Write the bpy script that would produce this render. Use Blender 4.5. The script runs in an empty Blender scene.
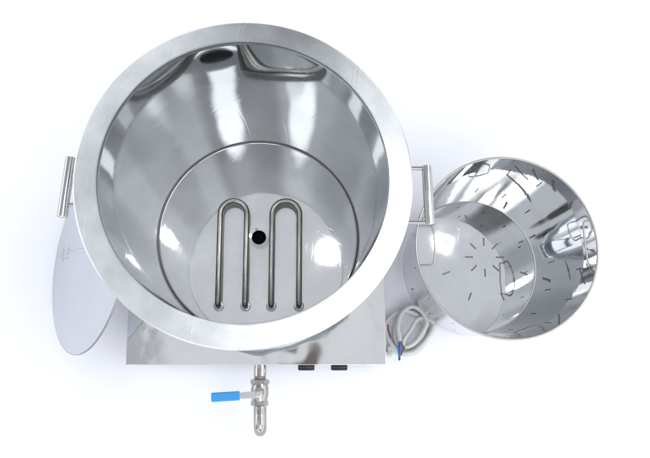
import bpy, bmesh, math, random
from mathutils import Vector, Matrix
C = bpy.context.scene.collection
PI = math.pi
random.seed(7)

# ------------------------------------------------------------------ camera
cd = bpy.data.cameras.new('camera')
cd.sensor_fit = 'HORIZONTAL'
cd.sensor_width = 36.0
cd.lens = 694.077 / 650 * 36
cd.clip_start = 0.01
cd.clip_end = 200
cam = bpy.data.objects.new('camera', cd)
C.objects.link(cam)
cam.matrix_world = Matrix((
    (0.99872, -0.009093, -0.049747, 0.06328),
    (-0.000615, 0.981446, -0.191738, -0.25153),
    (0.050568, 0.191523, 0.980185, 0.92129 + 0.62),
    (0, 0, 0, 1)))
sc = bpy.context.scene
sc.camera = cam

# ------------------------------------------------------------------ world: a bright white room
w = bpy.data.worlds.new('World')
sc.world = w
w.use_nodes = True
nt = w.node_tree
nt.nodes.clear()


def N(tree, t, **kw):
    n = tree.nodes.new(t)
    for k, v in kw.items():
        setattr(n, k, v)
    return n


out = N(nt, 'ShaderNodeOutputWorld')
bg = N(nt, 'ShaderNodeBackground')
nt.links.new(bg.outputs[0], out.inputs[0])
tc = N(nt, 'ShaderNodeTexCoord')
sep = N(nt, 'ShaderNodeSeparateXYZ')
nt.links.new(tc.outputs['Generated'], sep.inputs[0])
base = N(nt, 'ShaderNodeValToRGB')
nt.links.new(sep.outputs['Z'], base.inputs[0])
er = base.color_ramp
er.elements[0].position = 0.0
er.elements[0].color = (1.15, 1.17, 1.22, 1)
er.elements[1].position = 1.0
er.elements[1].color = (0.88, 0.90, 0.94, 1)
for pos, col in ((0.12, (2.1, 2.1, 2.12, 1)), (0.45, (2.0, 2.0, 2.03, 1)), (0.72, (1.25, 1.27, 1.31, 1)), (0.9, (0.84, 0.86, 0.90, 1))):
    e = er.elements.new(pos)
    e.color = col
last = base.outputs[0]


def patch(last, d, inner, outer, col, fac):
    """soft round patch of the room round direction d (angles in degrees)"""
    d = Vector(d).normalized()
    dot = N(nt, 'ShaderNodeVectorMath', operation='DOT_PRODUCT')
    nt.links.new(tc.outputs['Generated'], dot.inputs[0])
    dot.inputs[1].default_value = d
    mr = N(nt, 'ShaderNodeMapRange', interpolation_type='SMOOTHSTEP')
    nt.links.new(dot.outputs['Value'], mr.inputs['Value'])
    mr.inputs['From Min'].default_value = math.cos(math.radians(outer))
    mr.inputs['From Max'].default_value = math.cos(math.radians(inner))
    mr.inputs['To Min'].default_value = 0
    mr.inputs['To Max'].default_value = fac
    mx = N(nt, 'ShaderNodeMix', data_type='RGBA')
    nt.links.new(mr.outputs[0], mx.inputs['Factor'])
    nt.links.new(last, mx.inputs['A'])
    mx.inputs['B'].default_value = (*col, 1)
    return mx.outputs['Result']


# unseen room: bright and dark patches added to shape the steel's reflections
last = patch(last, (0.66, -0.16, 1.0), 9, 15, (3.4, 3.41, 3.42), 1.0)
last = patch(last, (0.75, 0.20, 1.0), 8, 14, (3.2, 3.2, 3.2), 1.0)
last = patch(last, (0.26, -0.78, 1.0), 10, 16, (3.4, 3.4, 3.4), 1.0)
last = patch(last, (0.03, -0.37, 1.0), 9, 13, (0.22, 0.22, 0.225), 0.95)
last = patch(last, (-0.24, 0.42, 1.0), 10, 14, (0.46, 0.48, 0.51), 0.85)
last = patch(last, (0.17, 0.46, 1.0), 10, 14, (0.46, 0.48, 0.51), 0.85)
last = patch(last, (-0.70, 0.25, 1.0), 14, 24, (0.60, 0.63, 0.66), 0.9)
last = patch(last, (-0.30, 0.0, 1.0), 5, 9, (0.55, 0.57, 0.60), 0.8)
last = patch(last, (0.0, 0.95, 1.0), 16, 28, (0.40, 0.42, 0.45), 0.9)
last = patch(last, (0.34, -0.05, 1.0), 5, 8, (0.50, 0.51, 0.53), 0.8)
last = patch(last, (0.10, -0.37, 1.0), 2.5, 4.5, (3.8, 3.8, 3.8), 1.0)
last = patch(last, (0.11, -0.47, 1.0), 2.5, 4.5, (3.8, 3.8, 3.8), 1.0)
last = patch(last, (-0.27, -0.26, 1.0), 2.5, 4.5, (3.8, 3.8, 3.8), 1.0)
last = patch(last, (-0.29, -0.36, 1.0), 2.5, 4.0, (2.4, 2.4, 2.4), 1.0)
last = patch(last, (-0.08, -0.62, 1.0), 5, 8, (2.6, 2.6, 2.6), 1.0)
last = patch(last, (0.36, -0.42, 1.0), 3.5, 6, (2.2, 2.2, 2.2), 1.0)
last = patch(last, (-0.54, -0.38, 1.0), 1.5, 3, (0.10, 0.09, 0.08), 0.95)
last = patch(last, (-0.60, -0.22, 1.0), 1.5, 3, (0.12, 0.11, 0.10), 0.95)
last = patch(last, (0.02, 0.0, 1.0), 4, 13, (0.98, 1.0, 1.03), 1.0)
last = patch(last, (0.1, 1.0, 0.35), 12, 18, (0.16, 0.15, 0.15), 0.9)
last = patch(last, (-0.8, 0.9, 0.5), 8, 13, (0.2, 0.2, 0.2), 0.85)
last = patch(last, (1.0, 0.5, 0.45), 10, 15, (0.2, 0.19, 0.18), 0.85)
last = patch(last, (0.15, -1.0, 0.45), 8, 12, (0.10, 0.08, 0.07), 0.95)
last = patch(last, (-0.9, -0.6, 0.4), 12, 16, (0.25, 0.26, 0.28), 0.85)
last = patch(last, (-1.0, 0.1, 0.38), 9, 15, (2.6, 2.62, 2.65), 1.0)
last = patch(last, (0.0, 0.02, 1.0), 1.0, 2.4, (0.16, 0.12, 0.11), 0.9)
nt.links.new(last, bg.inputs['Color'])
bg.inputs['Strength'].default_value = 0.92


def disk_lamp(x, y, z, size, power):
    l = bpy.data.lights.new('ceiling_lamp', 'AREA')
    l.shape = 'DISK'
    l.size = size
    l.energy = power
    l.color = (1.0, 0.985, 0.96)
    o = bpy.data.objects.new('ceiling_lamp', l)
    C.objects.link(o)
    o.location = (x, y, z)
    return o


disk_lamp(0.27, 0.37, 2.6, 0.13, 1.6)
disk_lamp(1.01, 0.48, 2.6, 0.10, 2.5)

sc.view_settings.view_transform = 'Standard'
sc.view_settings.look = 'None'
sc.view_settings.exposure = 0.0
sc.view_settings.gamma = 1.0
sc.render.engine = 'CYCLES'
sc.cycles.use_denoising = True
sc.cycles.max_bounces = 16
sc.cycles.glossy_bounces = 12
sc.cycles.diffuse_bounces = 4
sc.cycles.sample_clamp_indirect = 8


# ------------------------------------------------------------------ materials
def mat(name, col, metallic=0.0, rough=0.5):
    m = bpy.data.materials.new(name)
    m.use_nodes = True
    t = m.node_tree
    b = t.nodes['Principled BSDF']
    b.inputs['Base Color'].default_value = (*col, 1)
    b.inputs['Metallic'].default_value = metallic
    b.inputs['Roughness'].default_value = rough
    return m, t, b


def steel(name, col, rough, aniso=0.0, radial=False, dent=0.0, dent_scale=6.0, grain=0.0,
          grain_scale=(300, 300, 300), rvar=0.0, rscale=20.0, smudge=0.0):
    m, t, b = mat(name, col, 1.0, rough)
    co = N(t, 'ShaderNodeTexCoord')
    if aniso:
        b.inputs['Anisotropic'].default_value = aniso
        if radial:
            tg = N(t, 'ShaderNodeTangent', direction_type='RADIAL', axis='Z')
            t.links.new(tg.outputs[0], b.inputs['Tangent'])
            b.inputs['Anisotropic Rotation'].default_value = 0.25
    if rvar:
        n = N(t, 'ShaderNodeTexNoise')
        n.inputs['Scale'].default_value = rscale
        n.inputs['Detail'].default_value = 5
        t.links.new(co.outputs['Object'], n.inputs['Vector'])
        mr = N(t, 'ShaderNodeMapRange')
        mr.inputs['From Min'].default_value = 0.3
        mr.inputs['From Max'].default_value = 0.7
        mr.inputs['To Min'].default_value = max(0.01, rough - rvar)
        mr.inputs['To Max'].default_value = rough + rvar
        t.links.new(n.outputs['Fac'], mr.inputs['Value'])
        t.links.new(mr.outputs[0], b.inputs['Roughness'])
    if smudge:
        n = N(t, 'ShaderNodeTexNoise')
        n.inputs['Scale'].default_value = 9
        n.inputs['Detail'].default_value = 6
        n.inputs['Roughness'].default_value = 0.65
        t.links.new(co.outputs['Object'], n.inputs['Vector'])
        r = N(t, 'ShaderNodeValToRGB')
        r.color_ramp.elements[0].position = 0.35
        r.color_ramp.elements[0].color = (*[c * (1 - smudge) for c in col], 1)
        r.color_ramp.elements[1].position = 0.65
        r.color_ramp.elements[1].color = (*[min(1, c * (1 + smudge * 0.6)) for c in col], 1)
        t.links.new(n.outputs['Fac'], r.inputs[0])
        t.links.new(r.outputs[0], b.inputs['Base Color'])
    prev = None
    if dent:
        n = N(t, 'ShaderNodeTexNoise')
        n.inputs['Scale'].default_value = dent_scale
        n.inputs['Detail'].default_value = 1.5
        t.links.new(co.outputs['Object'], n.inputs['Vector'])
        bp = N(t, 'ShaderNodeBump')
        bp.inputs['Strength'].default_value = 1.0
        bp.inputs['Distance'].default_value = dent
        t.links.new(n.outputs['Fac'], bp.inputs['Height'])
        prev = bp
    if grain:
        mp = N(t, 'ShaderNodeMapping')
        mp.inputs['Scale'].default_value = grain_scale
        t.links.new(co.outputs['Object'], mp.inputs['Vector'])
        n = N(t, 'ShaderNodeTexNoise')
        n.inputs['Scale'].default_value = 1.0
        n.inputs['Detail'].default_value = 3
        t.links.new(mp.outputs[0], n.inputs['Vector'])
        bp = N(t, 'ShaderNodeBump')
        bp.inputs['Strength'].default_value = 1.0
        bp.inputs['Distance'].default_value = grain
        t.links.new(n.outputs['Fac'], bp.inputs['Height'])
        if prev:
            t.links.new(prev.outputs[0], bp.inputs['Normal'])
        prev = bp
    if prev:
        t.links.new(prev.outputs[0], b.inputs['Normal'])
    return m


M_WALL = steel('polished_steel_wall', (0.62, 0.64, 0.655), 0.022, aniso=0.75, radial=True, dent=0.00045, dent_scale=7, grain=0.000012, grain_scale=(9, 9, 260), rvar=0.02, smudge=0.07)
M_FLOORP = steel('steel_pot_floor', (0.70, 0.72, 0.745), 0.04, dent=0.0006, dent_scale=9, rvar=0.015, rscale=14, smudge=0.08)
M_RIM = steel('brushed_steel_rim', (0.66, 0.69, 0.71), 0.30, rvar=0.05, rscale=18, smudge=0.04)
t_ = M_RIM.node_tree                       # fine lines running round the ring
pb = [x for x in t_.nodes if x.type == 'BSDF_PRINCIPLED'][0]
co_ = [x for x in t_.nodes if x.type == 'TEX_COORD'][0]
sp = N(t_, 'ShaderNodeSeparateXYZ')
t_.links.new(co_.outputs['Object'], sp.inputs[0])
at = N(t_, 'ShaderNodeMath', operation='ARCTAN2')
t_.links.new(sp.outputs['Y'], at.inputs[0])
t_.links.new(sp.outputs['X'], at.inputs[1])
le = N(t_, 'ShaderNodeVectorMath', operation='LENGTH')
t_.links.new(co_.outputs['Object'], le.inputs[0])
cb_ = N(t_, 'ShaderNodeCombineXYZ')
for src, k_, dst in ((at.outputs[0], 5.0, 'X'), (le.outputs['Value'], 420.0, 'Y')):
    mm = N(t_, 'ShaderNodeMath', operation='MULTIPLY')
    t_.links.new(src, mm.inputs[0])
    mm.inputs[1].default_value = k_
    t_.links.new(mm.outputs[0], cb_.inputs[dst])
nn = N(t_, 'ShaderNodeTexNoise')
nn.inputs['Scale'].default_value = 1.0
nn.inputs['Detail'].default_value = 4
t_.links.new(cb_.outputs[0], nn.inputs['Vector'])
bb_ = N(t_, 'ShaderNodeBump')
bb_.inputs['Distance'].default_value = 0.00016
t_.links.new(nn.outputs['Fac'], bb_.inputs['Height'])
t_.links.new(bb_.outputs[0], pb.inputs['Normal'])
rr_ = N(t_, 'ShaderNodeValToRGB')
rr_.color_ramp.elements[0].position = 0.3
rr_.color_ramp.elements[0].color = (0.86, 0.86, 0.86, 1)
rr_.color_ramp.elements[1].position = 0.7
rr_.color_ramp.elements[1].color = (1.06, 1.06, 1.06, 1)
t_.links.new(nn.outputs['Fac'], rr_.inputs[0])
mc = N(t_, 'ShaderNodeMix', data_type='RGBA', blend_type='MULTIPLY')
mc.inputs['Factor'].default_value = 1
t_.links.new(pb.inputs['Base Color'].links[0].from_socket, mc.inputs['A'])
t_.links.new(rr_.outputs[0], mc.inputs['B'])
t_.links.new(mc.outputs['Result'], pb.inputs['Base Color'])


def scratches(m, dist, rots=(0.5, -0.9, 1.7), sc_=(7, 240, 7)):
    t = m.node_tree
    b = [x for x in t.nodes if x.type == 'BSDF_PRINCIPLED'][0]
    co = [x for x in t.nodes if x.type == 'TEX_COORD'][0]
    prev = b.inputs['Normal'].links[0].from_socket if b.inputs['Normal'].is_linked else None
    for i, r in enumerate(rots):
        vr = N(t, 'ShaderNodeVectorRotate', rotation_type='Z_AXIS')
        vr.inputs['Angle'].default_value = r
        t.links.new(co.outputs['Object'], vr.inputs['Vector'])
        mp = N(t, 'ShaderNodeMapping')
        mp.inputs['Scale'].default_value = sc_
        mp.inputs['Location'].default_value = (i * 3.1, i * 1.7, 0)
        t.links.new(vr.outputs[0], mp.inputs['Vector'])
        n = N(t, 'ShaderNodeTexNoise')
        n.inputs['Scale'].default_value = 1
        n.inputs['Detail'].default_value = 2
        t.links.new(mp.outputs[0], n.inputs['Vector'])
        mr = N(t, 'ShaderNodeMapRange')
        mr.inputs['From Min'].default_value = 0.63
        mr.inputs['From Max'].default_value = 0.76
        t.links.new(n.outputs['Fac'], mr.inputs['Value'])
        bp = N(t, 'ShaderNodeBump')
        bp.inputs['Distance'].default_value = dist
        t.links.new(mr.outputs[0], bp.inputs['Height'])
        if prev:
            t.links.new(prev, bp.inputs['Normal'])
        prev = bp.outputs[0]
    t.links.new(prev, b.inputs['Normal'])


scratches(M_RIM, 0.00005)
scratches(M_FLOORP, 0.000012)
M_BOX = steel('polished_steel_box', (0.68, 0.69, 0.70), 0.04, dent=0.0036, dent_scale=7, rvar=0.03, smudge=0.05)
t_ = M_BOX.node_tree
bp0 = [x for x in t_.nodes if x.type == 'BUMP'][-1]
co_ = [x for x in t_.nodes if x.type == 'TEX_COORD'][0]
v_ = N(t_, 'ShaderNodeTexVoronoi', feature='SMOOTH_F1')
v_.inputs['Scale'].default_value = 26
wn_ = N(t_, 'ShaderNodeTexNoise')
wn_.inputs['Scale'].default_value = 11
wn_.inputs['Detail'].default_value = 3
t_.links.new(co_.outputs['Object'], wn_.inputs['Vector'])
mxv = N(t_, 'ShaderNodeMix', data_type='VECTOR')
mxv.inputs['Factor'].default_value = 0.12
t_.links.new(co_.outputs['Object'], mxv.inputs['A'])
t_.links.new(wn_.outputs['Color'], mxv.inputs['B'])
t_.links.new(mxv.outputs['Result'], v_.inputs['Vector'])
sx3 = N(t_, 'ShaderNodeSeparateXYZ')
t_.links.new(co_.outputs['Object'], sx3.inputs[0])
ab = N(t_, 'ShaderNodeMath', operation='ABSOLUTE')
t_.links.new(sx3.outputs['X'], ab.inputs[0])
mk = N(t_, 'ShaderNodeMapRange', interpolation_type='SMOOTHSTEP')
mk.inputs['From Min'].default_value = 0.15
mk.inputs['From Max'].default_value = 0.235
t_.links.new(ab.outputs[0], mk.inputs['Value'])
ml = N(t_, 'ShaderNodeMath', operation='MULTIPLY')
t_.links.new(v_.outputs['Distance'], ml.inputs[0])
t_.links.new(mk.outputs[0], ml.inputs[1])
b2_ = N(t_, 'ShaderNodeBump')
b2_.inputs['Distance'].default_value = 0.0008
t_.links.new(ml.outputs[0], b2_.inputs['Height'])
t_.links.new(bp0.outputs[0], b2_.inputs['Normal'])
t_.links.new(b2_.outputs[0], [x for x in t_.nodes if x.type == 'BSDF_PRINCIPLED'][0].inputs['Normal'])


def satin(m, fac, rough):
    t = m.node_tree
    b = [x for x in t.nodes if x.type == 'BSDF_PRINCIPLED'][0]
    o = [x for x in t.nodes if x.type == 'OUTPUT_MATERIAL'][0]
    g = N(t, 'ShaderNodeBsdfAnisotropic')
    g.inputs['Roughness'].default_value = rough
    for a_, b_ in (('Color', 'Base Color'), ('Normal', 'Normal')):
        if b.inputs[b_].is_linked:
            t.links.new(b.inputs[b_].links[0].from_socket, g.inputs[a_])
    mx = N(t, 'ShaderNodeMixShader')
    co = N(t, 'ShaderNodeTexCoord')
    n = N(t, 'ShaderNodeTexNoise')
    n.inputs['Scale'].default_value = 5
    n.inputs['Detail'].default_value = 5
    t.links.new(co.outputs['Object'], n.inputs['Vector'])
    r = N(t, 'ShaderNodeMapRange')
    r.inputs['From Min'].default_value = 0.3
    r.inputs['From Max'].default_value = 0.7
    r.inputs['To Min'].default_value = fac * 0.75
    r.inputs['To Max'].default_value = min(1, fac * 1.25)
    t.links.new(n.outputs['Fac'], r.inputs['Value'])
    t.links.new(r.outputs[0], mx.inputs[0])
    t.links.new(b.outputs[0], mx.inputs[1])
    t.links.new(g.outputs[0], mx.inputs[2])
    t.links.new(mx.outputs[0], o.inputs[0])


satin(M_FLOORP, 0.46, 0.42)
satin(M_WALL, 0.09, 0.40)
M_TUBE = steel('steel_tube', (0.50, 0.505, 0.50), 0.12, rvar=0.04, rscale=60)
M_HEAT = steel('steel_heating_tube', (0.38, 0.37, 0.345), 0.18, rvar=0.05, rscale=60)
M_VALVE = steel('cast_valve_steel', (0.40, 0.39, 0.375), 0.15, dent=0.0015, dent_scale=60, rvar=0.06, rscale=70, smudge=0.2)
M_LID = steel('satin_lid_steel', (0.60, 0.62, 0.665), 0.32, grain=0.0001, grain_scale=(25, 500, 25), rvar=0.05, rscale=12, smudge=0.03)
M_BASKET = steel('mirror_basket_steel', (0.74, 0.75, 0.76), 0.03, dent=0.0009, dent_scale=6, rvar=0.012, smudge=0.04)
M_BBOT = steel('basket_bottom_steel', (0.66, 0.675, 0.70), 0.03, dent=0.0008, dent_scale=9, rvar=0.012, smudge=0.06)
M_WIRE = steel('steel_wire', (0.42, 0.42, 0.415), 0.20)
M_BOUT = steel('satin_basket_outside', (0.76, 0.77, 0.80), 0.30, rvar=0.05, smudge=0.015)
scratches(M_BBOT, 0.000006)
scratches(M_LID, 0.00003)
M_SEAM = steel('seam_and_edge_shade_steel', (0.30, 0.29, 0.28), 0.35)
M_SLOT, _, _ = mat('slot_shadow_steel', (0.24, 0.245, 0.26), 0.7, 0.45)  # shade inside the slots, put into the colour
M_DARK, _, _ = mat('drain_shade', (0.003, 0.003, 0.003), 0.0, 1.0)  # near black: shade down the drain put into the colour
M_BLACK, _, _ = mat('black_plastic', (0.004, 0.004, 0.004), 0.0, 0.6)
M_GREY, _, _ = mat('grey_plastic', (0.05, 0.05, 0.05), 0.0, 0.4)
M_RUBBER, _, _ = mat('rubber', (0.02, 0.02, 0.02), 0.0, 0.8)
M_BLUE, _, _ = mat('blue_vinyl', (0.035, 0.30, 0.68), 0.0, 0.38)
M_MARK, _, _ = mat('dark_mark', (0.14, 0.14, 0.16), 0.3, 0.6)
M_CORD, t_, b_ = mat('grey_pvc', (0.56, 0.575, 0.57), 0.0, 0.42)
n_ = N(t_, 'ShaderNodeTexNoise')
n_.inputs['Scale'].default_value = 45
c_ = N(t_, 'ShaderNodeTexCoord')
t_.links.new(c_.outputs['Object'], n_.inputs['Vector'])
r_ = N(t_, 'ShaderNodeValToRGB')
r_.color_ramp.elements[0].color = (0.48, 0.50, 0.50, 1)
r_.color_ramp.elements[1].color = (0.64, 0.65, 0.64, 1)
t_.links.new(n_.outputs['Fac'], r_.inputs[0])
t_.links.new(r_.outputs[0], b_.inputs['Base Color'])
M_BLUEW, _, _ = mat('blue_wire_pvc', (0.05, 0.15, 0.42), 0.0, 0.4)
M_BROWNW, _, _ = mat('brown_wire_pvc', (0.22, 0.035, 0.03), 0.0, 0.4)
M_TIP, _, _ = mat('wire_tip', (0.03, 0.025, 0.05), 0.0, 0.4)
M_GROUND, t_, b_ = mat('white_paper', (0.90, 0.91, 0.94), 0.0, 0.75)
b_.inputs['Specular IOR Level'].default_value = 0.15
n_ = N(t_, 'ShaderNodeTexNoise')
n_.inputs['Scale'].default_value = 3
n_.inputs['Detail'].default_value = 4
c_ = N(t_, 'ShaderNodeTexCoord')
t_.links.new(c_.outputs['Object'], n_.inputs['Vector'])
r_ = N(t_, 'ShaderNodeValToRGB')
r_.color_ramp.elements[0].color = (0.86, 0.885, 0.955, 1)
r_.color_ramp.elements[1].color = (0.89, 0.905, 0.96, 1)
t_.links.new(n_.outputs['Fac'], r_.inputs[0])
t_.links.new(r_.outputs[0], b_.inputs['Base Color'])


# ------------------------------------------------------------------ mesh helpers
def obj(name, bm, m, parent=None, smooth=None, weighted=False):
    me = bpy.data.meshes.new(name)
    bmesh.ops.recalc_face_normals(bm, faces=bm.faces)
    if smooth is not None:
        lim = math.radians(smooth)
        for f in bm.faces:
            f.smooth = True
        for e in bm.edges:
            if len(e.link_faces) == 2 and e.calc_face_angle(0) > lim:
                e.smooth = False
    bm.to_mesh(me)
    bm.free()
    me.materials.append(m)
    o = bpy.data.objects.new(name, me)
    C.objects.link(o)
    if weighted:
        wn = o.modifiers.new('weighted_normal', 'WEIGHTED_NORMAL')
        wn.keep_sharp = True
        wn.weight = 100
    if parent:
        o.parent = parent
    return o


def thing(name, label, cat, loc=(0, 0, 0), group=None):
    o = bpy.data.objects.new(name, None)
    C.objects.link(o)
    o.location = loc
    o['label'] = label
    o['category'] = cat
    if group:
        o['group'] = group
    return o


def lathe(bm, prof, seg=192, closed=True, origin=(0, 0, 0), axis=None):
    """revolve (r, z) profile round the z axis; closed joins last to first"""
    M = Matrix.Identity(4)
    if axis is not None:
        M = Vector((0, 0, 1)).rotation_difference(Vector(axis)).to_matrix().to_4x4()
    M = Matrix.Translation(origin) @ M
    rings = []
    for r, z in prof:
        if r < 1e-7:
            rings.append([bm.verts.new(M @ Vector((0, 0, z)))])
        else:
            rings.append([bm.verts.new(M @ Vector((r * math.cos(2 * PI * k / seg), r * math.sin(2 * PI * k / seg), z))) for k in range(seg)])
    n = len(rings)
    for i in range(n if closed else n - 1):
        a, b = rings[i], rings[(i + 1) % n]
        if len(a) == 1 and len(b) == 1:
            continue
        for k in range(seg):
            k2 = (k + 1) % seg
            if len(a) == 1:
                bm.faces.new((a[0], b[k], b[k2]))
            elif len(b) == 1:
                bm.faces.new((a[k], a[k2], b[0]))
            else:
                bm.faces.new((a[k], a[k2], b[k2], b[k]))


def tube(bm, pts, r, seg=16, closed=False, caps=True):
    pts = [Vector(p) for p in pts]
    n = len(pts)
    tan = []
    for i in range(n):
        if closed:
            d = pts[(i + 1) % n] - pts[i - 1]
        else:
            d = pts[min(i + 1, n - 1)] - pts[max(i - 1, 0)]
        tan.append(d.normalized())
    up = Vector((0, 0, 1)) if abs(tan[0].z) < 0.9 else Vector((1, 0, 0))
    nrm = (up - tan[0] * up.dot(tan[0])).normalized()
    rings = []
    for i in range(n):
        if i:
            nrm = (nrm - tan[i] * nrm.dot(tan[i])).normalized()
        bi = tan[i].cross(nrm)
        rr = r[i] if isinstance(r, (list, tuple)) else r
        rings.append([bm.verts.new(pts[i] + (nrm * math.cos(2 * PI * k / seg) + bi * math.sin(2 * PI * k / seg)) * rr) for k in range(seg)])
    for i in range(n if closed else n - 1):
        a, b = rings[i], rings[(i + 1) % n]
        for k in range(seg):
            bm.faces.new((a[k], a[(k + 1) % seg], b[(k + 1) % seg], b[k]))
    if caps and not closed:
        bm.faces.new(rings[0][::-1])
        bm.faces.new(rings[-1])


def smooth_path(pts, sub=8, closed=False):
    pts = [Vector(p) for p in pts]
    n = len(pts)
    outp = []
    rng = range(n if closed else n - 1)
    for i in rng:
        if closed:
            p0, p1, p2, p3 = pts[i - 1], pts[i], pts[(i + 1) % n], pts[(i + 2) % n]
        else:
            p0, p1, p2, p3 = pts[max(i - 1, 0)], pts[i], pts[i + 1], pts[min(i + 2, n - 1)]
        for s in range(sub):
            t = s / sub
            outp.append(0.5 * ((2 * p1) + (p2 - p0) * t + (2 * p0 - 5 * p1 + 4 * p2 - p3) * t * t + (3 * p1 - p0 - 3 * p2 + p3) * t ** 3))
    if not closed:
        outp.append(pts[-1])
    return outp


def arc(c, u, v, r, a0, a1, n=10):
    c, u, v = Vector(c), Vector(u), Vector(v)
    return [c + u * r * math.cos(a0 + (a1 - a0) * i / n) + v * r * math.sin(a0 + (a1 - a0) * i / n) for i in range(n + 1)]


def box(bm, x0, x1, y0, y1, z0, z1, bev=0.0, seg=2, M=None):
    b2 = bmesh.new()
    bmesh.ops.create_cube(b2, size=1)
    for v in b2.verts:
        v.co = Vector(((x0 + x1) / 2 + v.co.x * (x1 - x0), (y0 + y1) / 2 + v.co.y * (y1 - y0), (z0 + z1) / 2 + v.co.z * (z1 - z0)))
    if bev:
        bmesh.ops.bevel(b2, geom=list(b2.edges), offset=bev, segments=seg, profile=0.5, affect='EDGES')
    if M:
        bmesh.ops.transform(b2, matrix=M, verts=b2.verts)
    me = bpy.data.meshes.new('tmp')
    b2.to_mesh(me)
    b2.free()
    bm.from_mesh(me)
    bpy.data.meshes.remove(me)


def hexnut(bm, c, axis_len, r, y0):
    """hexagonal prism along -y, starting at y0"""
    prof = [(0, 0), (r * 0.86, 0), (r, 0.0016), (r, axis_len - 0.0016), (r * 0.86, axis_len), (0, axis_len)]
    lathe(bm, prof, 6, False, (c[0], y0, c[1]), (0, -1, 0))


# ------------------------------------------------------------------ setting
bm = bmesh.new()
bmesh.ops.create_grid(bm, x_segments=4, y_segments=4, size=4.0)
g = obj('ground', bm, M_GROUND)
g['kind'] = 'structure'

# ------------------------------------------------------------------ the boiler
RIMZ = 0.62
PFZ = RIMZ - 0.4578        # pot floor
RI, RO, RB = 0.200, 0.2337, 0.2185
BT = 0.145                 # top of the base box
boiler = thing('noodle_boiler', 'big open steel boiling pot on square base box, heating tubes inside', 'boiler')

bm = bmesh.new()           # inner wall, outer wall and underside: one spun shell
prof = [(RI, RIMZ - 0.004), (RI, RIMZ - 0.15), (RI, RIMZ - 0.30), (RI, PFZ + 0.006), (RI, PFZ + 0.0035), (RI - 0.0008, PFZ + 0.001), (RI - 0.003, PFZ), (RI - 0.003, PFZ - 0.004), (RB, PFZ - 0.004),
        (RB, BT - 0.01 + 0.012), (RB, RIMZ - 0.014), (RB - 0.004, RIMZ - 0.0098)]
lathe(bm, prof, 256)
obj('pot_wall', bm, M_WALL, boiler, 30)

bm = bmesh.new()           # flat flange with rolled edges
RD = 0.0090               # the flange slopes outwards and down by this much


def rz(r):
    return RIMZ - RD * (r - RI) / (RO - RI)


prof = [(RI - 0.0012, RIMZ - 0.010), (RI - 0.0013, RIMZ - 0.0006), (RI - 0.0009, RIMZ), (RI - 0.0004, RIMZ), (RI + 0.0006, rz(RI + 0.0006)), (RI + 0.002, rz(RI + 0.002)),
        (RO - 0.005, rz(RO - 0.005)), (RO - 0.0026, rz(RO - 0.0026)), (RO - 0.0016, rz(RO - 0.0016)), (RO - 0.0004, RIMZ - RD - 0.0006), (RO, RIMZ - RD - 0.0022),
        (RO, RIMZ - RD - 0.010), (RO - 0.002, RIMZ - RD - 0.012), (RB + 0.0005, RIMZ - RD - 0.012), (RB + 0.0005, rz(RB) - 0.0035), (RI + 0.0002, RIMZ - 0.0042), (RI + 0.0002, RIMZ - 0.010)]
lathe(bm, prof, 256)
obj('pot_rim', bm, M_RIM, boiler, 35)

bm = bmesh.new()           # dished floor with drain hole
DR = 0.0135
prof = [(RI - 0.0035, PFZ + 0.0001), (0.10, PFZ), (0.032, PFZ - 0.0002), (0.026, PFZ - 0.0003), (DR + 0.006, PFZ - 0.0007), (DR + 0.001, PFZ - 0.0012), (DR, PFZ - 0.0026), (DR, PFZ - 0.009), (RI - 0.0035, PFZ - 0.009)]
lathe(bm, prof, 192)
pf = obj('pot_floor', bm, M_FLOORP, boiler, 40)
bm = bmesh.new()
lathe(bm, [(DR - 0.0002, PFZ - 0.0030), (DR - 0.0002, PFZ - 0.0145), (0, PFZ - 0.0145), (0, PFZ - 0.0155), (DR + 0.0015, PFZ - 0.0155), (DR + 0.0015, PFZ - 0.0092)], 48, False)
obj('drain_hole', bm, M_DARK, pf, 40)
bm = bmesh.new()
a = [(RI - 0.0016 + 0.0009 * math.cos(2 * PI * k / 8), PFZ + 0.0010 + 0.0009 * math.sin(2 * PI * k / 8)) for k in range(8)]
lathe(bm, a, 192)
obj('weld_seam', bm, M_SEAM, pf, 60)

# base box: a folded top plate over four side panels
BX, BY0, BY1 = 0.2552, -0.2522, 0.2590
bm = bmesh.new()
box(bm, -BX, BX, BY0, BY1, 0.022, BT, 0.0009, 2)
bb = obj('base_box', bm, M_BOX, boiler, 40, True)
for sx in (-1, 1):
    for y in (BY0 + 0.04, BY1 - 0.04):
        bm = bmesh.new()
        lathe(bm, [(0, 0), (0.016, 0), (0.018, 0.004), (0.018, 0.0225), (0, 0.0225)], 24, False, (sx * (BX - 0.04), y, 0))
        obj('foot', bm, M_RUBBER, bb, 40)
bm = bmesh.new()           # weld bead where pot meets the box
a = [(RB + 0.002 + 0.003 * math.cos(2 * PI * k / 8), BT + 0.0018 + 0.003 * math.sin(2 * PI * k / 8)) for k in range(8)]
lathe(bm, a, 192)
obj('weld_bead', bm, M_TUBE, boiler, 60)

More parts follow.
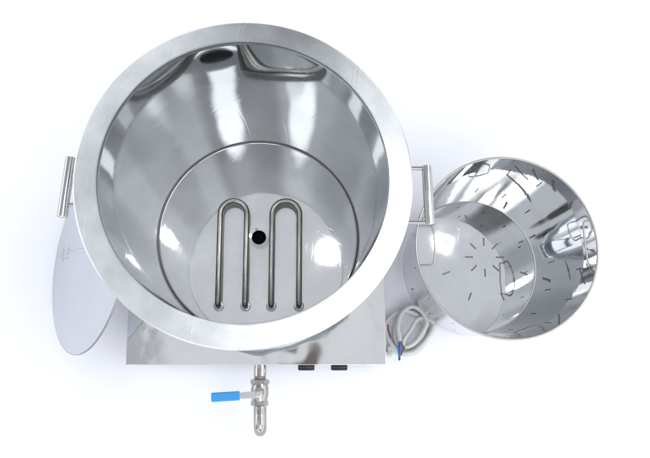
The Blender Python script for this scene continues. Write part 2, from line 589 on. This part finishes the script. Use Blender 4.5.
# two U-shaped heating tubes
HZ = PFZ + 0.020
for x0, x1 in ((-0.0763, -0.0237), (0.0268, 0.0812)):
    cx, r = (x0 + x1) / 2, (x1 - x0) / 2
    yc, ye, br = 0.0435, -0.1385, 0.0095
    pts = [(x0, ye, PFZ - 0.004), (x0, ye, HZ - br)]
    pts += arc((x0, ye + br, HZ - br), (0, -1, 0), (0, 0, 1), br, 0, PI / 2, 8)[1:]
    pts += [(x0, ye + br + (yc - ye - br) * i / 6, HZ) for i in range(1, 7)]
    pts += arc((cx, yc, HZ), (-1, 0, 0), (0, 1, 0), r, 0, PI, 24)[1:]
    pts += [(x1, yc + (ye + br - yc) * i / 6, HZ) for i in range(1, 7)]
    pts += arc((x1, ye + br, HZ - br), (0, -1, 0), (0, 0, 1), br, PI / 2, 0, 8)[1:]
    pts += [(x1, ye, PFZ - 0.004)]
    bm = bmesh.new()
    tube(bm, pts, 0.0058, 20)
    h = obj('heating_element', bm, M_HEAT, boiler, 60)
    for x in (x0, x1):
        bm = bmesh.new()
        lathe(bm, [(0.0062, PFZ + 0.0006), (0.0105, PFZ + 0.0006), (0.0102, PFZ + 0.0026), (0.0085, PFZ + 0.0036), (0.0062, PFZ + 0.0036)], 32, True, (x, ye, 0))
        obj('collar', bm, M_RIM, h, 40)

# two grab handles under the rim
for s, gx, dy, yc in ((1, 0.2627, 0.0445, -0.0102), (-1, -0.2542, 0.0440, -0.0043)):
    hz = RIMZ - 0.05
    bm = bmesh.new()
    R_ = 0.0073
    tlt = (0.0014 if s > 0 else 0.0030)
    prof = [(0, 0), (R_ - 0.001, 0), (R_, 0.001), (R_, 2 * dy - 0.001), (R_ - 0.001, 2 * dy), (0, 2 * dy)]
    lathe(bm, prof, 28, False, (gx + tlt * s, yc - dy, hz), (-tlt * s * 2, 2 * dy, 0))
    hd = obj('handle', bm, M_TUBE, boiler, 40)
    for e in (-1, 1):
        y = yc + e * (dy - (0.004 if s > 0 else 0.018))
        bm = bmesh.new()
        x_in = math.sqrt(RB * RB - y * y) - 0.002
        tube(bm, [(s * x_in, y, hz), (s * (abs(gx) - 0.005), y, hz)], 0.0030, 14)
        obj('bracket', bm, M_WIRE, hd, 50)

# two round control knobs on the front
for x in (0.0977, 0.1640):
    bm = bmesh.new()
    pr = [(0, 0), (0.0158, 0), (0.0165, 0.0008), (0.0165, 0.0062), (0.0158, 0.007), (0.0135, 0.0072), (0.013, 0.0118), (0.012, 0.0124), (0, 0.0124)]
    pr = [(0, 0), (0.0160, 0), (0.0168, 0.0008), (0.0168, 0.0075), (0.0160, 0.0100), (0.0145, 0.0108), (0, 0.0108)]
    lathe(bm, pr, 40, False, (x, BY0 - 0.0002, 0.118), (0, -1, 0))
    k = obj('control_knob', bm, M_BLACK, boiler, 40)
    bm = bmesh.new()
    lathe(bm, [(0.0166, 0.0040), (0.0171, 0.0044), (0.0171, 0.0056), (0.0166, 0.0060)], 40, True, (x, BY0 - 0.0002, 0.118), (0, -1, 0))
    obj('knob_ring', bm, M_GREY, k, 40)

# drain valve
VZ, VX = 0.112, 0.0050
bm = bmesh.new()           # body: barrel with a bulge and hexagon ends
prof = [(0, 0.030), (0.0150, 0.030), (0.0165, 0.034), (0.0168, 0.042), (0.0178, 0.048), (0.0178, 0.058), (0.0165, 0.064), (0.0150, 0.071), (0.0135, 0.073), (0, 0.073)]
lathe(bm, prof, 36, False, (VX, BY0, VZ), (0, -1, 0))
lathe(bm, [(0, 0), (0.010, 0), (0.010, 0.022), (0.0085, 0.0235), (0, 0.0235)], 28, False, (VX, BY0 - 0.053, VZ))
dv = obj('drain_valve', bm, M_VALVE, boiler, 35)
bm = bmesh.new()           # threaded nipple out of the box
prof = [(0, -0.001)]
prof += [(0.0124, -0.001), (0.0124, 0.021), (0.0116, 0.0215)]
for i in range(3):
    y = 0.0225 + i * 0.0021
    prof += [(0.0124, y), (0.0116, y + 0.00105)]
prof += [(0, 0.0300)]
lathe(bm, prof, 32, False, (VX, BY0 - 0.0006, VZ), (0, -1, 0))
obj('nipple', bm, M_VALVE, dv, 50)
bm = bmesh.new()
hexnut(bm, (VX, VZ), 0.010, 0.0188, BY0 - 0.0285)
obj('hex_nut', bm, M_VALVE, dv, 20)
bm = bmesh.new()
hexnut(bm, (VX, VZ), 0.011, 0.0172, BY0 - 0.0695)
obj('hex_nut', bm, M_VALVE, dv, 20)
bm = bmesh.new()           # elbow turning down
er_ = 0.0128
pts = [(VX + 0.001, BY0 - 0.078, VZ), (VX + 0.0015, BY0 - 0.100, VZ), (VX + 0.0018, BY0 - 0.112, VZ)]
pts += [Vector(p) + Vector((VX + 0.0018, BY0 - 0.112, VZ - 0.016)) for p in arc((0, 0, 0), (0, 0, 1), (0, -1, 0), 0.016, 0.15, PI / 2, 9)]
pts += [(VX + 0.0018, BY0 - 0.128, VZ - 0.045)]
tube(bm, pts, er_, 28)
for i in range(5):
    lathe(bm, [(er_ - 0.0006, 0), (er_ + 0.0006, 0.0006), (er_ - 0.0006, 0.0012)], 28, True, (VX + 0.0013, BY0 - 0.083 - i * 0.0028, VZ), (0, -1, 0))
obj('spout_elbow', bm, M_VALVE, dv, 40)
LZ = VZ + 0.026
bm = bmesh.new()           # lever: flat strip cranked from the stem
M = Matrix.Translation((VX - 0.003, BY0 - 0.057, LZ)) @ Matrix.Rotation(math.radians(3.5), 4, 'Z')
box(bm, -0.030, 0.009, -0.0065, 0.0065, -0.0012, 0.0012, 0.0006, 2, M)
lathe(bm, [(0, 0.001), (0.0065, 0.001), (0.0065, 0.005), (0.005, 0.006), (0, 0.006)], 6, False, (VX - 0.001, BY0 - 0.0565, LZ))
box(bm, -0.089, -0.028, -0.0055, 0.0055, -0.0011, 0.0011, 0.0005, 2, M)
obj('lever', bm, M_RIM, dv, 30, True)
bm = bmesh.new()
box(bm, -0.0905, -0.0345, -0.0090, 0.0090, -0.0035, 0.0035, 0.0028, 4, M)
obj('lever_sleeve', bm, M_BLUE, dv, 60, True)

# ------------------------------------------------------------------ lid leaning on the pot
lid = thing('pot_lid', 'flat round satin steel lid leaning on left side of the pot', 'lid', (-0.4519, -0.0356, 0))
az, al, rl = 3.0743, 0.6364, 0.190
n = Vector((math.cos(az) * math.cos(al), math.sin(az) * math.cos(al), math.sin(al)))
up = Vector((-math.cos(az) * math.sin(al), -math.sin(az) * math.sin(al), math.cos(al)))
hh = up.cross(n)
RM = Matrix((hh, up, n)).transposed().to_4x4()
RM.translation = up * rl + Vector((0, 0, 0.0035))
bm = bmesh.new()
th = 0.004
prof = [(0, 0), (rl - 0.004, 0), (rl - 0.0006, -0.0001), (rl, -0.0006), (rl, -0.002), (rl - 0.0003, -th + 0.001), (rl - 0.0015, -th), (0, -th)]
lathe(bm, prof, 160, False)
o = obj('lid_plate', bm, M_LID, lid, 50, True)
o.matrix_local = RM
bm = bmesh.new()           # added edge ring, its dark colour painting the shaded outline
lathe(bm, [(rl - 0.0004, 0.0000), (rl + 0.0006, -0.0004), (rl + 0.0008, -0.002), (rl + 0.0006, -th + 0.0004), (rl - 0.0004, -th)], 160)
o = obj('lid_edge_shade', bm, M_SEAM, lid, 50)
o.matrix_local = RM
# thin dark crossing lines on the face
bm = bmesh.new()


def on_lid(px, py):
    return Vector((px, py, 0.0001))


loc = RM.inverted()


def face_pt(x, y):
    """point of the lid face above plan position x, y (world), in the lid plate's frame"""
    q = Vector((x, y, 0)) - Vector((-0.4519, -0.0356, 0))
    # solve for z on the plane
    p0 = RM.translation
    z = p0.z - (n.x * (q.x - p0.x) + n.y * (q.y - p0.y)) / n.z
    l = loc @ Vector((q.x, q.y, z))
    l.z = 0.0
    return l


for pa, pb in (((-0.4431, -0.0216), (-0.3981, -0.0189)), ((-0.4239, -0.0034), (-0.422, -0.0357)), ((-0.4037, -0.0057), (-0.4079, -0.0342)),
               ((-0.4367, -0.0151), (-0.401, -0.0117)), ((-0.3986, -0.0155), (-0.3425, -0.0225)), ((-0.4304, -0.0297), (-0.4013, -0.0311))):
    pa, pb = face_pt(*pa), face_pt(*pb)
    mid = (pa + pb) / 2 + Vector((random.uniform(-1, 1), random.uniform(-1, 1), 0)) * 0.0015
    tube(bm, smooth_path([pa, mid, pb], 5), 0.00022, 6)
o = obj('face_lines', bm, M_MARK, lid, 60)
o.matrix_local = RM

# ------------------------------------------------------------------ strainer basket
BXC, BYC = 0.4688, -0.0348
RT, RBT, BH = 0.1716, 0.1520, 0.2805
bk = thing('strainer_basket', 'round mirror steel strainer basket with slotted bottom, right of the pot', 'basket', (BXC, BYC, 0.0))


def cut(o, cutter_bm):
    me = bpy.data.meshes.new('cutter')
    bmesh.ops.recalc_face_normals(cutter_bm, faces=cutter_bm.faces)
    cutter_bm.to_mesh(me)
    cutter_bm.free()
    c = bpy.data.objects.new('cutter', me)
    C.objects.link(c)
    c.parent = o.parent
    m = o.modifiers.new('b', 'BOOLEAN')
    m.object = c
    m.operation = 'DIFFERENCE'
    m.solver = 'EXACT'
    bpy.context.view_layer.update()
    dg = bpy.context.evaluated_depsgraph_get()
    dg.update()
    new = bpy.data.meshes.new_from_object(o.evaluated_get(dg))
    o.modifiers.remove(m)
    old = o.data
    o.data = new
    bpy.data.objects.remove(c)
    bpy.data.meshes.remove(me)
    bpy.data.meshes.remove(old)
    print('cut', o.name, len(o.data.polygons))


def wall_r(z):
    return RBT + (RT - RBT) * z / BH


T = 0.0012
HW = 0.0062                # half width of a slot, radians
angs = []
for k in range(32):        # two staggered rows of 16 slots
    a = 2 * PI * k / 32
    angs += [(a - HW, k), (a + HW, None)]
    g0, g1 = a + HW, a + 2 * PI / 32 - HW
    angs += [(g0 + (g1 - g0) * i / 5, None) for i in range(1, 5)]
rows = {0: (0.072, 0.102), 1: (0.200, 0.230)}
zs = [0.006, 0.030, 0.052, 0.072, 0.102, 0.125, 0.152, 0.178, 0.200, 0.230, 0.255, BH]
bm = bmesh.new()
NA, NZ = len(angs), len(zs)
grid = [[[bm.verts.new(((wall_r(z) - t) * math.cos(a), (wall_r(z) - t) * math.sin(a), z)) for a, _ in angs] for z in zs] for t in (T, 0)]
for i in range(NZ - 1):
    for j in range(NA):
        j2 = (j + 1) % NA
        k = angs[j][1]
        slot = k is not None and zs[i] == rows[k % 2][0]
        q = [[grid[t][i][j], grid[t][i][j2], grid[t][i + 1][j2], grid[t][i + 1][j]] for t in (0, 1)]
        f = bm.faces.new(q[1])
        f.material_index = 1 if slot else 2  # slot closed by a dark face, painted shade for the opening
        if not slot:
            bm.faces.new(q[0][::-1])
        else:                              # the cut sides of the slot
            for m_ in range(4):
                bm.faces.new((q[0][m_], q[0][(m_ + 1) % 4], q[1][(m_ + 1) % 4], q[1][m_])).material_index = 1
for j in range(NA):
    j2 = (j + 1) % NA
    bm.faces.new((grid[0][-1][j], grid[0][-1][j2], grid[1][-1][j2], grid[1][-1][j]))
    bm.faces.new((grid[0][0][j2], grid[0][0][j], grid[1][0][j], grid[1][0][j2]))
wl = obj('basket_wall', bm, M_BASKET, bk, 30)
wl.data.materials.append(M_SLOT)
wl.data.materials.append(M_BOUT)
bm = bmesh.new()
lathe(bm, [(0, 0.0030), (RBT - 0.0012, 0.0030), (RBT - 0.0012, 0.0017), (0, 0.0017)], 160, False)
bt = obj('basket_bottom', bm, M_BBOT, bk)
cb = bmesh.new()
sx_, sy_ = 0.5035 - BXC, -0.0125 - BYC
for rr, off, ln in ((0.0355, 0, 0.0185), (0.0965, 0.5, 0.0185)):
    for k in range(8):
        a = 2 * PI * (k + off) / 8
        M = Matrix.Translation((sx_ + rr * math.cos(a), sy_ + rr * math.sin(a), 0.002)) @ Matrix.Rotation(a, 4, 'Z')
        box(cb, -ln / 2, ln / 2, -0.0017, 0.0017, -0.01, 0.01, 0, 1, M)
cut(bt, cb)
bm = bmesh.new()
a = [(RT + 0.0004 + 0.0021 * math.cos(2 * PI * k / 10), BH + 0.0021 * math.sin(2 * PI * k / 10)) for k in range(10)]
lathe(bm, a, 160)
obj('basket_rim', bm, M_WIRE, bk, 60)
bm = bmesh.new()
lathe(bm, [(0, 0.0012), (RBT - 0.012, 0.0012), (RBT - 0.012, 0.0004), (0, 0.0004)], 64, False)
obj('slot_backing', bm, M_SLOT, bt)  # added dark disc behind the bottom slots, standing in for shade
bm = bmesh.new()
a = [(RBT - 0.0016 + 0.0007 * math.cos(2 * PI * k / 8), 0.0034 + 0.0007 * math.sin(2 * PI * k / 8)) for k in range(8)]
lathe(bm, a, 160)
obj('weld_seam', bm, M_SEAM, bt, 60)
# two wire grips folded in over the mouth
for ca, half, reach, lift in ((180.0, 12.5, 0.026, 0.006), (3.0, 14.5, 0.012, -0.006)):
    a0, a1 = math.radians(ca - half), math.radians(ca + half)
    rr = RT - 0.0022
    p0 = Vector((rr * math.cos(a0), rr * math.sin(a0), BH))
    p1 = Vector((rr * math.cos(a1), rr * math.sin(a1), BH))
    inn = -Vector((math.cos(math.radians(ca)), math.sin(math.radians(ca)), 0)) * reach + Vector((0, 0, lift))
    q0, q1 = p0 + inn, p1 + inn
    k = 0.28
    pts = smooth_path([p0, p0 + inn * 0.7, q0 + (q1 - q0) * 0.06 + inn * -0.08, q0 + (q1 - q0) * 0.2, q0 + (q1 - q0) * 0.5 + inn * 0.05, q0 + (q1 - q0) * 0.8, q0 + (q1 - q0) * 0.94 + inn * -0.08, p1 + inn * 0.7, p1], 6)
    bm = bmesh.new()
    tube(bm, pts, 0.0019, 12)
    obj('wire_handle', bm, M_WIRE, bk, 60)

# ------------------------------------------------------------------ coiled power cord
cord = thing('power_cord', 'coil of pale grey power cord with bare blue and brown ends', 'cord', (0.327, -0.18, 0))
R0 = 0.0050
pts = [(0.2535, -0.215, 0.012), (0.266, -0.222, 0.008), (0.283, -0.231, 0.006)]
track = [(60, 372), (120, 408), (190, 420), (262, 388), (312, 310), (328, 230), (304, 162), (250, 116), (188, 122), (130, 176), (98, 256), (104, 330), (140, 388),
         (205, 398), (262, 340), (290, 262), (278, 196), (226, 152), (150, 134), (82, 164), (44, 216), (46, 290), (78, 356), (140, 412), (212, 404), (276, 352), (340, 262),
         (350, 214), (300, 184), (240, 196), (196, 262), (150, 330), (152, 372), (206, 356), (256, 300), (300, 214), (270, 140), (206, 108), (140, 150), (112, 228), (116, 300), (124, 338)]
hts = [6, 6, 6, 6, 6, 6, 7, 7, 8, 9, 9, 10, 12, 14, 15, 15, 15, 16, 17, 14, 10, 9, 12, 19, 22, 22, 18, 16, 19, 24, 25, 24, 22, 27, 29, 29, 27, 25, 27, 29, 30, 31]
for (u, v), h in zip(track, hts):           # loop path drawn on a fine grid over the cord, heights in mm
    pts.append((0.2751 + (u - 40) * 0.000336, -0.1567 - (v - 200) * 0.000330, h / 1000))
bm = bmesh.new()
tube(bm, [Vector(p) - Vector((0.327, -0.18, 0)) for p in smooth_path(pts, 5)], R0, 14)
obj('cable_sheath', bm, M_CORD, cord, 60)
o_ = Vector((0.327, -0.18, 0))
for nm, m, pl in (('blue_wire', M_BLUEW, [(0.3033, -0.2010, 0.0315), (0.3030, -0.213, 0.0310), (0.3028, -0.226, 0.027), (0.3022, -0.237, 0.022)]),
                  ('blue_wire', M_BLUEW, [(0.3010, -0.2000, 0.0300), (0.2995, -0.212, 0.0290), (0.3000, -0.226, 0.025), (0.3012, -0.236, 0.021)]),
                  ('brown_wire', M_BROWNW, [(0.3050, -0.2010, 0.0300), (0.3068, -0.210, 0.0300), (0.3120, -0.2165, 0.030), (0.3090, -0.221, 0.026), (0.3055, -0.232, 0.021)]),
                  ('brown_wire', M_BROWNW, [(0.2790, -0.166, 0.016), (0.2800, -0.178, 0.016), (0.2830, -0.188, 0.016), (0.2850, -0.193, 0.013)])):
    bm = bmesh.new()
    pp = [Vector(p) - o_ for p in smooth_path(pl, 6)]
    tube(bm, pp, 0.0014 if nm == 'brown_wire' else 0.0019, 10)
    wv = obj(nm, bm, m, cord, 60)
    if nm == 'blue_wire':
        bm = bmesh.new()
        d = (pp[-1] - pp[-2]).normalized()
        tube(bm, [pp[-1], pp[-1] + d * 0.006], 0.0021, 10)
        obj('wire_tip', bm, M_TIP, wv, 60)
